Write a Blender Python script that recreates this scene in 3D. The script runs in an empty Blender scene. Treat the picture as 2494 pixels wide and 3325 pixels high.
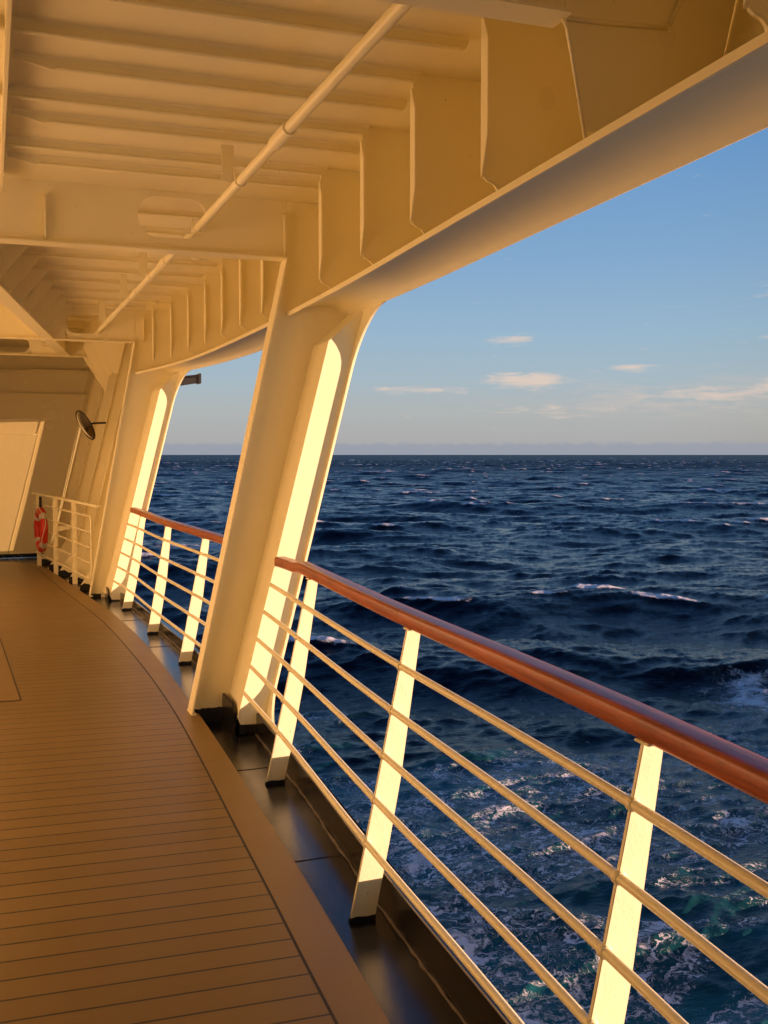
import bpy, bmesh, math, random
import numpy as np
from mathutils import Vector
random.seed(7)
SC = bpy.context.scene
COL = SC.collection
PI = math.pi

# ------------------------------------------------------------------ camera, sky, sun, exposure
YAW, PITCH, EYE = 20.36, 3.09, 1.71          # degrees right of the bow, degrees below the horizon, metres over the deck
SUN_EL, SUN_AFT = 1.3, 63.0                  # sun elevation; sun bearing measured from dead astern towards the sea side
EXPOSURE = 1.30
SKY_STRENGTH = 0.12
SUN_STRENGTH = 5.0
SUN_COLOR = (1.0, 0.585, 0.415)

cam_d = bpy.data.cameras.new('camera'); cam = bpy.data.objects.new('camera', cam_d); COL.objects.link(cam)
cam_d.sensor_fit = 'VERTICAL'; cam_d.sensor_height = 36.0; cam_d.lens = 36.0 * 3450 / 3325
cam_d.clip_start = 0.05; cam_d.clip_end = 200000
cam.location = (0, 0, EYE)
cam.rotation_euler = (math.radians(90 - PITCH), 0, math.radians(-YAW))
SC.camera = cam

sun_az = math.radians(180 - SUN_AFT)         # clockwise from +Y (the bow)
sun_el = math.radians(SUN_EL)
sun_dir = Vector((math.sin(sun_az) * math.cos(sun_el), math.cos(sun_az) * math.cos(sun_el), math.sin(sun_el)))
sl = bpy.data.lights.new('sun', 'SUN'); so = bpy.data.objects.new('sun', sl); COL.objects.link(so)
sl.energy = SUN_STRENGTH; sl.angle = math.radians(0.53); sl.color = SUN_COLOR
so.rotation_euler = sun_dir.to_track_quat('Z', 'Y').to_euler()
so.location = sun_dir * 60

SC.view_settings.view_transform = 'Standard'; SC.view_settings.look = 'None'
SC.view_settings.exposure = EXPOSURE; SC.view_settings.gamma = 1.0; SC.view_settings.use_curve_mapping = False
SC.render.engine = 'CYCLES'
cy = SC.cycles
cy.use_denoising = True; cy.max_bounces = 14; cy.diffuse_bounces = 10; cy.glossy_bounces = 5
cy.caustics_reflective = True; cy.caustics_refractive = False; cy.blur_glossy = 0.6
cy.sample_clamp_indirect = 6.0


class NT:
    """small helper for building node trees"""
    def __init__(s, tree):
        s.t = tree; tree.nodes.clear()
    def n(s, typ, **kw):
        nd = s.t.nodes.new(typ)
        ins = kw.pop('ins', {})
        for k, v in kw.items(): setattr(nd, k, v)
        for k, v in ins.items(): s.put(nd, k, v)
        return nd
    def put(s, nd, k, v):
        sock = nd.inputs[k]
        if isinstance(v, bpy.types.NodeSocket): s.t.links.new(v, sock)
        elif isinstance(v, bpy.types.Node): s.t.links.new(v.outputs[0], sock)
        else: sock.default_value = v
    def m(s, op, a, b=None, c=None, clamp=False):
        nd = s.t.nodes.new('ShaderNodeMath'); nd.operation = op; nd.use_clamp = clamp
        for i, v in enumerate((a, b, c)):
            if v is not None: s.put(nd, i, v)
        return nd.outputs[0]
    def ramp(s, v, lo, hi, smooth=True):
        nd = s.t.nodes.new('ShaderNodeMapRange')
        nd.interpolation_type = 'SMOOTHSTEP' if smooth else 'LINEAR'
        s.put(nd, 'Value', v); s.put(nd, 'From Min', lo); s.put(nd, 'From Max', hi)
        nd.clamp = True
        return nd.outputs[0]
    def mix(s, f, a, b, blend='MIX'):
        nd = s.t.nodes.new('ShaderNodeMix'); nd.data_type = 'RGBA'; nd.blend_type = blend
        s.put(nd, 0, f); s.put(nd, 6, a); s.put(nd, 7, b)
        return nd.outputs[2]
    def noise(s, vec, scale, detail=4, rough=0.55, dim='3D', dist=0.0):
        nd = s.t.nodes.new('ShaderNodeTexNoise'); nd.noise_dimensions = dim
        if vec is not None: s.put(nd, 'Vector', vec)
        s.put(nd, 'Scale', scale); s.put(nd, 'Detail', detail); s.put(nd, 'Roughness', rough); s.put(nd, 'Distortion', dist)
        return nd
    def comb(s, x, y, z):
        nd = s.t.nodes.new('ShaderNodeCombineXYZ')
        for i, v in enumerate((x, y, z)): s.put(nd, i, v)
        return nd.outputs[0]


def c4(c): return (c[0], c[1], c[2], 1.0)

# --- sky: Nishita plus thin evening cloud
W = bpy.data.worlds.new('World'); SC.world = W; W.use_nodes = True
t = NT(W.node_tree)
out = t.n('ShaderNodeOutputWorld')
sky = t.n('ShaderNodeTexSky', sky_type='NISHITA', sun_disc=False, sun_elevation=sun_el, sun_rotation=sun_az,
          altitude=0.0, air_density=1.0, dust_density=0.7, ozone_density=2.2)
tc = t.n('ShaderNodeTexCoord')
sep = t.n('ShaderNodeSeparateXYZ', ins={0: tc.outputs['Generated']})
vx, vy, vz = sep.outputs
az = t.m('MULTIPLY', t.m('ARCTAN2', vx, vy), 180 / PI)
el = t.m('MULTIPLY', t.m('ARCSINE', vz), 180 / PI)
wisp = t.noise(t.comb(t.m('MULTIPLY', az, 0.55), t.m('MULTIPLY', el, 3.2), 0.0), 1.0, 6, 0.62, dist=0.5)
wisp2 = t.noise(t.comb(t.m('MULTIPLY', az, 0.16), t.m('MULTIPLY', el, 1.0), 7.0), 1.0, 3, 0.5)
cl = None
for (a, e, wa, we, k) in ((27.6, 6.05, 1.5, 0.33, .85), (28.2, 3.95, 2.3, 0.45, 1.25), (23.0, 3.5, 2.2, 0.22, .8), (33.4, 4.55, 1.7, 0.26, .95),
                          (36.8, 3.05, 3.6, 0.5, .75), (29.0, 2.35, 3.2, 0.4, .62), (41.5, 8.2, 2.0, 0.5, .75), (41.5, 6.0, 3.0, 0.5, .5),
                          (20.6, 3.5, 0.8, .18, .5), (41.0, 3.5, 1.9, .5, .9), (52, 5, 4, 1.0, .8), (60, 9, 5, 1.2, .7), (10, 11, 4, 1, .5), (-20, 6, 8, 1, .7)):
    da = t.m('DIVIDE', t.m('SUBTRACT', az, a), wa); de = t.m('DIVIDE', t.m('SUBTRACT', el, e), we)
    g = t.m('MULTIPLY', t.m('EXPONENT', t.m('MULTIPLY', t.m('ADD', t.m('MULTIPLY', da, da), t.m('MULTIPLY', de, de)), -1.0)), k)
    cl = g if cl is None else t.m('ADD', cl, g)
dens = t.m('MULTIPLY', t.ramp(t.m('ADD', t.m('MULTIPLY', cl, 0.92), t.m('MULTIPLY', t.m('SUBTRACT', wisp, 0.5), 2.1)), 0.25, 1.15), 0.70)
KS = 1.0 / (SKY_STRENGTH * 2 ** EXPOSURE)
def srgb(r, g, b_):                          # a colour as seen in a picture -> sky radiance at this exposure
    f = lambda v: ((v / 255 + .055) / 1.055) ** 2.4 if v > 10 else v / 255 / 12.92
    return (f(r) * KS, f(g) * KS, f(b_) * KS, 1)
gr = t.n('ShaderNodeValToRGB', ins={'Fac': t.m('DIVIDE', el, 60.0, clamp=True)})
stops = [(0.0, (170, 174, 180)), (0.9, (178, 180, 181)), (2.2, (180, 186, 188)), (4.0, (170, 190, 203)), (6.5, (155, 187, 212)), (10, (135, 174, 212)), (16, (104, 155, 208)), (24, (74, 126, 192)), (34, (50, 96, 164)), (60, (26, 56, 112))]
while len(gr.color_ramp.elements) < len(stops): gr.color_ramp.elements.new(0.5)
for e_, (p_, c_) in zip(gr.color_ramp.elements, stops): e_.position = p_ / 60.0; e_.color = tuple(v / KS for v in srgb(*c_)[:3]) + (1,)
grad = t.mix(1.0, gr.outputs[0], (KS, KS, KS, 1), 'MULTIPLY')
W.node_tree.nodes[-1].clamp_result = False
sdot = t.n('ShaderNodeVectorMath', operation='DOT_PRODUCT', ins={0: tc.outputs['Generated'], 1: tuple(sun_dir)}).outputs['Value']
away = t.m('MULTIPLY', t.m('SUBTRACT', 1.0, t.ramp(sdot, 0.1, 0.8)), 0.9)
base = t.mix(away, sky.outputs[0], grad)
col = t.mix(t.m('MULTIPLY', dens, 1.25, clamp=True), base, srgb(226, 205, 190))
da = t.m('DIVIDE', t.m('SUBTRACT', az, 37.0), 8.0); de = t.m('DIVIDE', t.m('SUBTRACT', el, 3.0), 0.9)
veil = t.m('EXPONENT', t.m('MULTIPLY', t.m('ADD', t.m('MULTIPLY', da, da), t.m('MULTIPLY', de, de)), -1.0))
col = t.mix(t.m('MULTIPLY', veil, t.m('MULTIPLY', t.ramp(t.m('ADD', wisp2.outputs[0], t.m('MULTIPLY', t.m('SUBTRACT', wisp.outputs[0], 0.5), 0.8)), 0.34, 0.66), 0.50)), col, srgb(212, 194, 184))
bank_top = t.m('ADD', 0.62, t.m('MULTIPLY', t.m('SUBTRACT', t.noise(t.comb(az, t.m('MULTIPLY', el, 1.5), 3.0), 1.3, 4, .6).outputs[0], 0.5), 0.5))
bank = t.m('MULTIPLY', t.ramp(t.m('SUBTRACT', bank_top, el), -0.10, 0.16), 0.85)
col = t.mix(bank, col, srgb(152, 158, 171))
bg = t.n('ShaderNodeBackground', ins={'Color': col, 'Strength': SKY_STRENGTH})
t.put(out, 'Surface', bg)


# ------------------------------------------------------------------ materials
def new_mat(name):
    m = bpy.data.materials.new(name); m.use_nodes = True
    t = NT(m.node_tree)
    o = t.n('ShaderNodeOutputMaterial'); b = t.n('ShaderNodeBsdfPrincipled')
    t.put(o, 'Surface', b)
    return m, t, b

def paint(name, col, rough=0.35, bump=0.10, scale=55.0, var=0.06, spec=0.5):
    m, t, b = new_mat(name)
    g = t.n('ShaderNodeNewGeometry').outputs['Position']
    big = t.noise(g, 1.3, 4, 0.6); mid = t.noise(g, 9.0, 3, 0.6); fine = t.noise(g, scale, 2, 0.5)
    speck = t.noise(g, 75.0, 1, 0.4)
    v = t.m('ADD', 1.0 - var * 0.75, t.m('MULTIPLY', t.m('ADD', big.outputs[0], t.m('MULTIPLY', mid.outputs[0], 0.5)), var))
    c = t.mix(1.0, c4(col), t.comb(v, v, v), 'MULTIPLY')
    c = t.mix(t.m('MULTIPLY', t.ramp(speck.outputs[0], 0.80, 0.84), 0.75), c, (0.10, 0.045, 0.02, 1))
    t.put(b, 'Base Color', c)
    t.put(b, 'Roughness', t.m('ADD', rough - 0.06, t.m('MULTIPLY', big.outputs[0], 0.14)))
    b.inputs['Specular IOR Level'].default_value = spec
    h = t.m('ADD', t.m('MULTIPLY', fine.outputs[0], 0.3), t.m('ADD', t.m('MULTIPLY', mid.outputs[0], 0.8), t.m('MULTIPLY', big.outputs[0], 2.5)))
    bp = t.n('ShaderNodeBump', ins={'Strength': bump, 'Distance': 0.012, 'Height': h})
    t.put(b, 'Normal', bp)
    return m

CREAM = (0.85, 0.79, 0.50)
M_paint = paint('cream_gloss_paint', CREAM, 0.36, 0.12)
M_wall = paint('cream_wall_paint', CREAM, 0.24, 0.30, 26.0)
M_house = paint('cream_deckhouse_paint', (0.90, 0.82, 0.53), 0.30, 0.15, 26.0)
M_rail = paint('cream_rail_paint', CREAM, 0.32, 0.25, 90.0, 0.14)
M_black = paint('black_gloss_paint', (0.012, 0.011, 0.011), 0.17, 0.12, 240.0, 0.5, 0.42)
M_blackmat = paint('black_paint', (0.008, 0.007, 0.006), 0.42, 0.25, 60.0, 0.5)
M_weld = paint('weld_bead', (0.09, 0.07, 0.045), 0.4, 0.9, 60.0, 0.6)
M_seam = paint('seam_caulk', (0.020, 0.016, 0.012), 0.6, 0.1, 50, 0.2)
M_hull = paint('hull_paint', (0.02, 0.022, 0.035), 0.4, 0.1, 20, 0.2)
M_metal = paint('grey_metal', (0.30, 0.28, 0.26), 0.35, 0.1, 60, 0.2)
M_red = paint('orange_red_plastic', (0.62, 0.035, 0.018), 0.45, 0.1, 90, 0.15)
M_tape = paint('reflective_tape', (0.62, 0.58, 0.50), 0.35, 0.05, 90, 0.2)
M_rope = paint('white_rope', (0.72, 0.66, 0.52), 0.8, 0.5, 300, 0.15)

m, t, b = new_mat('sun_reflector_glass'); M_reflector = m
b.inputs['Base Color'].default_value = (0.25, 0.22, 0.18, 1); b.inputs['Roughness'].default_value = 0.10; b.inputs['IOR'].default_value = 2.2  # strong reflector for the window added in the deckhouse wall
m = bpy.data.materials.new('sun_dimming_pane'); m.use_nodes = True; M_tint = m; t = NT(m.node_tree)
t.put(t.n('ShaderNodeOutputMaterial'), 'Surface', t.n('ShaderNodeBsdfTransparent', ins={'Color': (0.30, 0.27, 0.17, 1)}))  # dims the sun coming through the window added beside the bulkhead
m, t, b = new_mat('mirror_glass'); M_mirror = m
b.inputs['Base Color'].default_value = (0.86, 0.86, 0.86, 1); b.inputs['Metallic'].default_value = 1; b.inputs['Roughness'].default_value = 0.03

# varnished handrail: grain along the rail, clear coat
m, t, b = new_mat('varnished_teak'); M_wood = m
g = t.n('ShaderNodeNewGeometry').outputs['Position']
mp = t.n('ShaderNodeMapping', ins={'Vector': g, 'Scale': (45, 1.5, 45)})
gr = t.noise(mp.outputs[0], 1.0, 5, 0.6, dist=0.6)
mp2 = t.n('ShaderNodeMapping', ins={'Vector': g, 'Scale': (240, 9.0, 240)})
gr2 = t.noise(mp2.outputs[0], 1.0, 2, 0.5)
lp = t.noise(g, 1.7, 3, 0.5)
c = t.mix(t.ramp(gr.outputs[0], 0.3, 0.72), (0.21, 0.034, 0.005, 1), (0.40, 0.078, 0.011, 1))
c = t.mix(t.m('MULTIPLY', t.ramp(gr2.outputs[0], 0.55, 0.75), 0.45), c, (0.10, 0.017, 0.006, 1))
c = t.mix(t.m('MULTIPLY', t.ramp(lp.outputs[0], 0.5, 0.7), 0.35), c, (0.34, 0.075, 0.016, 1))
t.put(b, 'Base Color', c); b.inputs['Roughness'].default_value = 0.38
b.inputs['Coat Weight'].default_value = 0.25; b.inputs['Coat Roughness'].default_value = 0.18; b.inputs['Specular IOR Level'].default_value = 0.25
bp = t.n('ShaderNodeBump', ins={'Strength': 0.10, 'Distance': 0.003, 'Height': gr.outputs[0]}); t.put(b, 'Normal', bp)

# deck planks: composite planking laid athwartships, dark caulked seams every 134.5 mm
def deck_material(name, seams):
    m, t, b = new_mat(name)
    g = t.n('ShaderNodeNewGeometry').outputs['Position']
    s = t.n('ShaderNodeSeparateXYZ', ins={0: g})
    u = t.m('DIVIDE', t.m('SUBTRACT', s.outputs[1], 3.322 - 0.1345 * 400), 0.1345)
    fr = t.m('FRACT', u); idx = t.m('FLOOR', u)
    d = t.m('MULTIPLY', t.m('MINIMUM', fr, t.m('SUBTRACT', 1.0, fr)), 0.1345)
    wn = t.n('ShaderNodeTexWhiteNoise', noise_dimensions='1D', ins={'W': idx})
    mp = t.n('ShaderNodeMapping', ins={'Vector': g, 'Scale': (2.2, 55, 30)})
    fib = t.noise(mp.outputs[0], 1.0, 4, 0.6)
    blo = t.noise(g, 0.9, 4, 0.6); blo2 = t.noise(g, 4.5, 4, 0.62)
    k = t.m('ADD', 0.80, t.m('ADD', t.m('MULTIPLY', fib.outputs[0], 0.10), t.m('ADD', t.m('MULTIPLY', blo.outputs[0], 0.16), t.m('MULTIPLY', blo2.outputs[0], 0.10))))
    if seams: k = t.m('ADD', k, t.m('MULTIPLY', t.m('SUBTRACT', wn.outputs[0], 0.5), 0.11))
    c = t.mix(1.0, c4((0.212, 0.132, 0.034) if seams else (0.236, 0.147, 0.042)), t.comb(k, k, k), 'MULTIPLY')
    stain = t.m('MULTIPLY', t.ramp(t.noise(g, 2.6, 5, 0.65, dist=0.8).outputs[0], 0.60, 0.78), 0.20)
    c = t.mix(stain, c, (0.20, 0.11, 0.055, 1) if seams else (0.46, 0.30, 0.17, 1))
    spot = t.ramp(t.noise(g, 7.0, 1, 0.3).outputs[0], 0.815, 0.84)
    c = t.mix(t.m('MULTIPLY', spot, 0.5), c, (0.06, 0.03, 0.015, 1))
    h = t.m('ADD', t.m('MULTIPLY', fib.outputs[0], 0.5), t.m('MULTIPLY', blo2.outputs[0], 0.6))
    if seams:
        sm = t.m('SUBTRACT', 1.0, t.ramp(d, 0.0042, 0.0058))
        c = t.mix(sm, c, (0.012, 0.009, 0.006, 1))
        h = t.m('SUBTRACT', h, t.m('MULTIPLY', sm, 0.6))
    t.put(b, 'Base Color', c)
    t.put(b, 'Roughness', t.m('ADD', 0.34, t.m('MULTIPLY', blo2.outputs[0], 0.16)))
    b.inputs['Specular IOR Level'].default_value = 0.5
    t.put(b, 'Normal', t.n('ShaderNodeBump', ins={'Strength': 0.22, 'Distance': 0.004, 'Height': h}))
    return m
M_deck = deck_material('deck_planks', True)
M_margin = deck_material('deck_margin', False)

# open sea: dark water, whitecaps and the ship's own wash from two mesh attributes
m, t, b = new_mat('sea_water'); M_sea = m
g = t.n('ShaderNodeNewGeometry').outputs['Position']
cap = t.n('ShaderNodeAttribute', attribute_name='whitecap').outputs['Fac']
wake = t.n('ShaderNodeAttribute', attribute_name='wake').outputs['Fac']
wob = t.noise(g, 0.55, 4, 0.6); wob2 = t.noise(g, 1.9, 3, 0.6)
off = t.n('ShaderNodeVectorMath', operation='SCALE', ins={0: t.n('ShaderNodeVectorMath', operation='SUBTRACT', ins={0: wob.outputs['Color'], 1: (.5, .5, .5)}).outputs[0], 'Scale': 2.6})
off2 = t.n('ShaderNodeVectorMath', operation='SCALE', ins={0: t.n('ShaderNodeVectorMath', operation='SUBTRACT', ins={0: wob2.outputs['Color'], 1: (.5, .5, .5)}).outputs[0], 'Scale': 1.1})
wp = t.n('ShaderNodeVectorMath', operation='ADD', ins={0: g, 1: off.outputs[0]})
wp = t.n('ShaderNodeVectorMath', operation='ADD', ins={0: wp.outputs[0], 1: off2.outputs[0]})
rot = t.n('ShaderNodeMapping', ins={'Vector': wp.outputs[0], 'Rotation': (0, 0, math.radians(22)), 'Scale': (0.55, 1.0, 0.2)})
v1 = t.n('ShaderNodeTexVoronoi', feature='DISTANCE_TO_EDGE', ins={'Vector': rot.outputs[0], 'Scale': 1.15, 'Randomness': 1.0})
patch = t.noise(t.n('ShaderNodeMapping', ins={'Vector': g, 'Rotation': (0, 0, math.radians(22)), 'Scale': (0.11, 0.27, 0.1)}).outputs[0], 1.0, 6, 0.66, dist=0.8).outputs[0]
fine = t.noise(rot.outputs[0], 3.6, 6, 0.72).outputs[0]
def ridge(sc, det, w):
    n_ = t.noise(rot.outputs[0], sc, det, 0.58, dist=0.7).outputs[0]
    return t.m('SUBTRACT', 1.0, t.ramp(t.m('ABSOLUTE', t.m('SUBTRACT', n_, 0.5)), 0.0, w))
amount = t.m('MULTIPLY', t.ramp(patch, 0.35, 0.64), t.ramp(wake, 0.02, 0.75))
wv = t.m('ADD', 0.012, t.m('MULTIPLY', t.m('POWER', amount, 1.3), 0.052))
r1 = ridge(0.95, 2, wv); r2 = ridge(2.2, 2, t.m('MULTIPLY', wv, 1.15)); r3 = ridge(5.0, 2, t.m('MULTIPLY', wv, 1.2))
cell = t.m('SUBTRACT', 1.0, t.ramp(v1.outputs[0], 0.0, t.m('MULTIPLY', wv, 1.3)))
lace = t.m('MAXIMUM', t.m('MAXIMUM', r1, t.m('MULTIPLY', r2, 0.8)), t.m('MAXIMUM', t.m('MULTIPLY', r3, 0.55), t.m('MULTIPLY', cell, 0.55)))
lace = t.m('MULTIPLY', lace, t.m('MULTIPLY', t.ramp(amount, 0.05, 0.40), t.m('ADD', 0.35, t.m('MULTIPLY', 0.65, t.ramp(fine, 0.38, 0.58)))))
lace = t.m('MAXIMUM', lace, t.m('MULTIPLY', t.ramp(amount, 0.72, 1.0), t.m('MULTIPLY', t.ramp(fine, 0.54, 0.72), 0.8)))
capf = t.ramp(t.m('ADD', t.m('ADD', cap, t.m('MULTIPLY', t.m('SUBTRACT', wob.outputs[0], 0.5), 1.6)), t.m('MULTIPLY', t.m('SUBTRACT', fine, 0.5), 1.3)), 0.36, 0.84)
capf = t.m('MULTIPLY', capf, t.ramp(cap, 0.03, 0.2))
lace = t.ramp(lace, 0.22, 0.72)
foam = t.m('MAXIMUM', t.m('MULTIPLY', lace, 0.92), t.m('MULTIPLY', capf, 0.95), clamp=True)
teal = t.m('MULTIPLY', t.ramp(wake, 0.05, 0.8), t.m('ADD', 0.42, t.m('MULTIPLY', 0.58, t.ramp(t.noise(t.n('ShaderNodeMapping', ins={'Vector': g, 'Rotation': (0, 0, math.radians(22)), 'Scale': (0.6, 1.3, .5)}).outputs[0], 0.13, 4, 0.6).outputs[0], 0.42, 0.64))))
wc = t.mix(teal, (0.0012, 0.0042, 0.0098, 1), (0.017, 0.135, 0.160, 1))
t.put(b, 'Base Color', t.mix(foam, wc, (0.88, 0.89, 0.90, 1)))
far = t.ramp(t.n('ShaderNodeVectorMath', operation='LENGTH', ins={0: g}).outputs['Value'], 60, 1200, False)
t.put(b, 'Roughness', t.m('ADD', t.m('ADD', 0.10, t.m('MULTIPLY', far, 0.36)), t.m('MULTIPLY', foam, 0.45)))
b.inputs['IOR'].default_value = 1.333
b.inputs['Specular IOR Level'].default_value = 0.22
st = t.n('ShaderNodeMapping', ins={'Vector': g, 'Rotation': (0, 0, math.radians(25)), 'Scale': (0.75, 1.5, 1.0)})
n1 = t.noise(st.outputs[0], 0.9, 6, 0.62, dist=0.4).outputs[0]; n2 = t.noise(st.outputs[0], 4.5, 4, 0.6, dist=0.3).outputs[0]
hh = t.m('ADD', t.m('MULTIPLY', n1, 0.11), t.m('ADD', t.m('MULTIPLY', n2, 0.034), t.m('MULTIPLY', foam, 0.03)))
hh = t.m('MULTIPLY', hh, t.m('SUBTRACT', 1.0, t.m('MULTIPLY', foam, 0.7)))
t.put(b, 'Normal', t.n('ShaderNodeBump', ins={'Strength': 0.85, 'Distance': 1.0, 'Height': hh}))


# ------------------------------------------------------------------ the ship's curves (metres; X to sea side, Y to the bow, Z up from the deck)
def curve(pts):
    xs = np.array([p[0] for p in pts], float); ys = np.array([p[1] for p in pts], float)
    h = np.diff(xs); dl = np.diff(ys) / h
    mm = np.zeros(len(xs)); mm[0] = dl[0]; mm[-1] = dl[-1]
    for i in range(1, len(xs) - 1): mm[i] = (dl[i - 1] * h[i] + dl[i] * h[i - 1]) / (h[i] + h[i - 1])
    def f(x):
        x = min(max(x, xs[0]), xs[-1]); i = int(min(max(np.searchsorted(xs, x) - 1, 0), len(xs) - 2))
        u = (x - xs[i]) / h[i]
        return float((2*u**3 - 3*u*u + 1)*ys[i] + (u**3 - 2*u*u + u)*h[i]*mm[i] + (-2*u**3 + 3*u*u)*ys[i+1] + (u**3 - u*u)*h[i]*mm[i+1])
    return f
E_ = curve([(-8, .62), (-4, 1.06), (-1, 1.275), (1, 1.385), (2.55, 1.465), (3.4, 1.51), (4.5, 1.57), (5.45, 1.622), (6.25, 1.65), (6.7, 1.662), (8, 1.70),
            (9.35, 1.722), (10.4, 1.722), (11.5, 1.675), (12.3, 1.60), (13.04, 1.505), (14.15, 1.40), (15.03, 1.32), (15.9, 1.235), (16.8, 1.15), (17.73, 1.05), (19.5, .85), (24, .2)])
R0 = curve([(-4, .80), (-1, 1.05), (1.6, 1.20), (2.14, 1.245), (3.88, 1.328), (5.65, 1.430), (6.7, 1.465), (7.2, 1.50), (8.43, 1.495), (8.91, 1.478), (10.47, 1.43), (12.18, 1.385), (13.04, 1.315), (14, 1.22)])
RK = curve([(-5, .21), (3, .212), (5.65, .217), (6.7, .252), (7.2, .22), (8.5, .205), (12.2, .205), (13.04, .255)])
ZG = curve([(-8, -.10), (6.5, -.10), (9, -.050), (12, -.042), (20, -.036), (24, -.036)])
MO = [(-8, .45), (-4, .80), (-1, .95), (1, 1.03), (3.01, 1.119), (3.45, 1.146), (4.175, 1.185), (4.98, 1.218), (5.83, 1.252), (7.08, 1.289), (8.28, 1.31), (9.4, 1.318), (10.34, 1.305),
      (11.2, 1.27), (12.05, 1.225), (13.3, 1.115), (14.58, 1.0), (15.6, .915), (16.44, .835), (17.0, .765), (17.37, .685), (17.62, .59), (17.78, .46), (17.90, .29), (17.97, .10)]
MI = [(-8, .27), (-4, .62), (-1, .785), (1, .865), (2.99, .952), (3.31, .966), (3.99, 1.0), (4.66, 1.03), (5.99, 1.092), (7.03, 1.13), (8.23, 1.143), (9.71, 1.122), (11.49, 1.055), (12.88, .945),
      (14.5, .812), (15.5, .745), (16.36, .685), (16.95, .62), (17.3, .55), (17.53, .45), (17.65, .31), (17.72, .10)]
def sheer(y, z): return z + 0.0085 * max(0.0, y - 7.05) * max(0.0, z) / 3.0
def deckz(x, z=0.0): return z - 0.0175 * x
def side(y, o, z):            # o = metres inboard of the outer lip
    return (E_(y) - o + 0.255 * z, y, sheer(y, z))
def fas(y, z, o=0.0):         # the upright inner side above the openings
    return (E_(y) + 0.24 - o, y, sheer(y, z))


# ------------------------------------------------------------------ mesh helpers
class MB:
    def __init__(s): s.v = []; s.f = []; s.smooth = False
    def add(s, vs, fs):
        b = len(s.v); s.v += [tuple(v) for v in vs]; s.f += [tuple(b + i for i in f) for f in fs]; return s
    def hexa(s, p):           # p: 8 corners, bottom 4 then top 4
        return s.add(p, [(0, 3, 2, 1), (4, 5, 6, 7), (0, 1, 5, 4), (1, 2, 6, 5), (2, 3, 7, 6), (3, 0, 4, 7)])
    def box(s, x0, x1, y0, y1, z0, z1, fn=None):
        p = [(x0, y0, z0), (x1, y0, z0), (x1, y1, z0), (x0, y1, z0), (x0, y0, z1), (x1, y0, z1), (x1, y1, z1), (x0, y1, z1)]
        return s.hexa([fn(*q) for q in p] if fn else p)
    def prism(s, pts, d):     # closed outline, pushed by vector d
        n = len(pts); d = Vector(d)
        q = [tuple(Vector(p) + d) for p in pts]
        return s.add(list(pts) + q, [tuple(range(n)), tuple(range(2*n - 1, n - 1, -1))] + [(i, i + n, (i + 1) % n + n, (i + 1) % n) for i in range(n)])
    def tube(s, path, r, seg=12, cap=True, prof=None, up=(0, 0, 1)):
        path = [Vector(p) for p in path]; n = len(path); rings = []
        for i, p in enumerate(path):
            d = (path[min(i + 1, n - 1)] - path[max(i - 1, 0)]).normalized()
            a = d.cross(Vector(up))
            if a.length < 1e-4: a = d.cross(Vector((1, 0, 0)))
            a.normalize(); c = a.cross(d).normalized()
            if prof is None:
                rr = r[i] if isinstance(r, (list, tuple)) else r
                rings.append([p + a * math.cos(2*PI*k/seg) * rr + c * math.sin(2*PI*k/seg) * rr for k in range(seg)])
            else: rings.append([p + a * u + c * w for u, w in prof])
        m_ = len(rings[0]); vs = [q for rg in rings for q in rg]; fs = []
        for i in range(n - 1):
            for k in range(m_):
                fs.append((i*m_ + k, i*m_ + (k+1) % m_, (i+1)*m_ + (k+1) % m_, (i+1)*m_ + k))
        if cap: fs += [tuple(range(m_ - 1, -1, -1)), tuple((n-1)*m_ + k for k in range(m_))]
        return s.add(vs, fs)
    def strip(s, rows):       # rows: list of equal length point lists
        m_ = len(rows[0]); vs = [q for rg in rows for q in rg]
        return s.add(vs, [(i*m_ + k, i*m_ + k + 1, (i+1)*m_ + k + 1, (i+1)*m_ + k) for i in range(len(rows) - 1) for k in range(m_ - 1)])
    def build(s, name, mat, parent=None, smooth=False, bevel=0.0, solid=0.0, kind=None, seg=2):
        loc = Vector((0, 0, 0)); q = parent
        while q is not None: loc += Vector(q.location); q = q.parent
        me = bpy.data.meshes.new(name)
        me.from_pydata([tuple(Vector(v) - loc) for v in s.v], [], s.f); me.update()
        bm = bmesh.new(); bm.from_mesh(me)
        bmesh.ops.recalc_face_normals(bm, faces=bm.faces)
        if solid:
            bmesh.ops.solidify(bm, geom=bm.faces[:], thickness=solid); bmesh.ops.recalc_face_normals(bm, faces=bm.faces)
        if bevel:
            es = [e for e in bm.edges if len(e.link_faces) == 2 and e.calc_face_angle(0) > 0.6]
            try: bmesh.ops.bevel(bm, geom=es, offset=bevel, segments=seg, affect='EDGES', clamp_overlap=True)
            except Exception: pass
        bm.to_mesh(me); bm.free()
        me.materials.append(mat)
        ob = bpy.data.objects.new(name, me); COL.objects.link(ob)
        if smooth or bevel:
            for p in me.polygons: p.use_smooth = True
            md = None
            if not smooth or smooth == 'auto':
                me.set_sharp_from_angle(angle=math.radians(40))
        if parent is not None: ob.parent = parent
        if kind: ob['kind'] = kind
        return ob

def tag(o, label=None, cat=None, group=None, kind=None):
    if label: o['label'] = label
    if cat: o['category'] = cat
    if group: o['group'] = group
    if kind: o['kind'] = kind
    return o
def thing(name, loc, label, cat, group=None):
    o = bpy.data.objects.new(name, None); COL.objects.link(o); o.location = loc; o.empty_display_size = 0.2
    return tag(o, label, cat, group)
def frange(a, b, n): return [a + (b - a) * i / (n - 1) for i in range(n)]
def arc(cx, cy, r, a0, a1, n=10): return [(cx + r * math.cos(math.radians(a0 + (a1 - a0) * i / (n - 1))), cy + r * math.sin(math.radians(a0 + (a1 - a0) * i / (n - 1)))) for i in range(n)]

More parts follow.
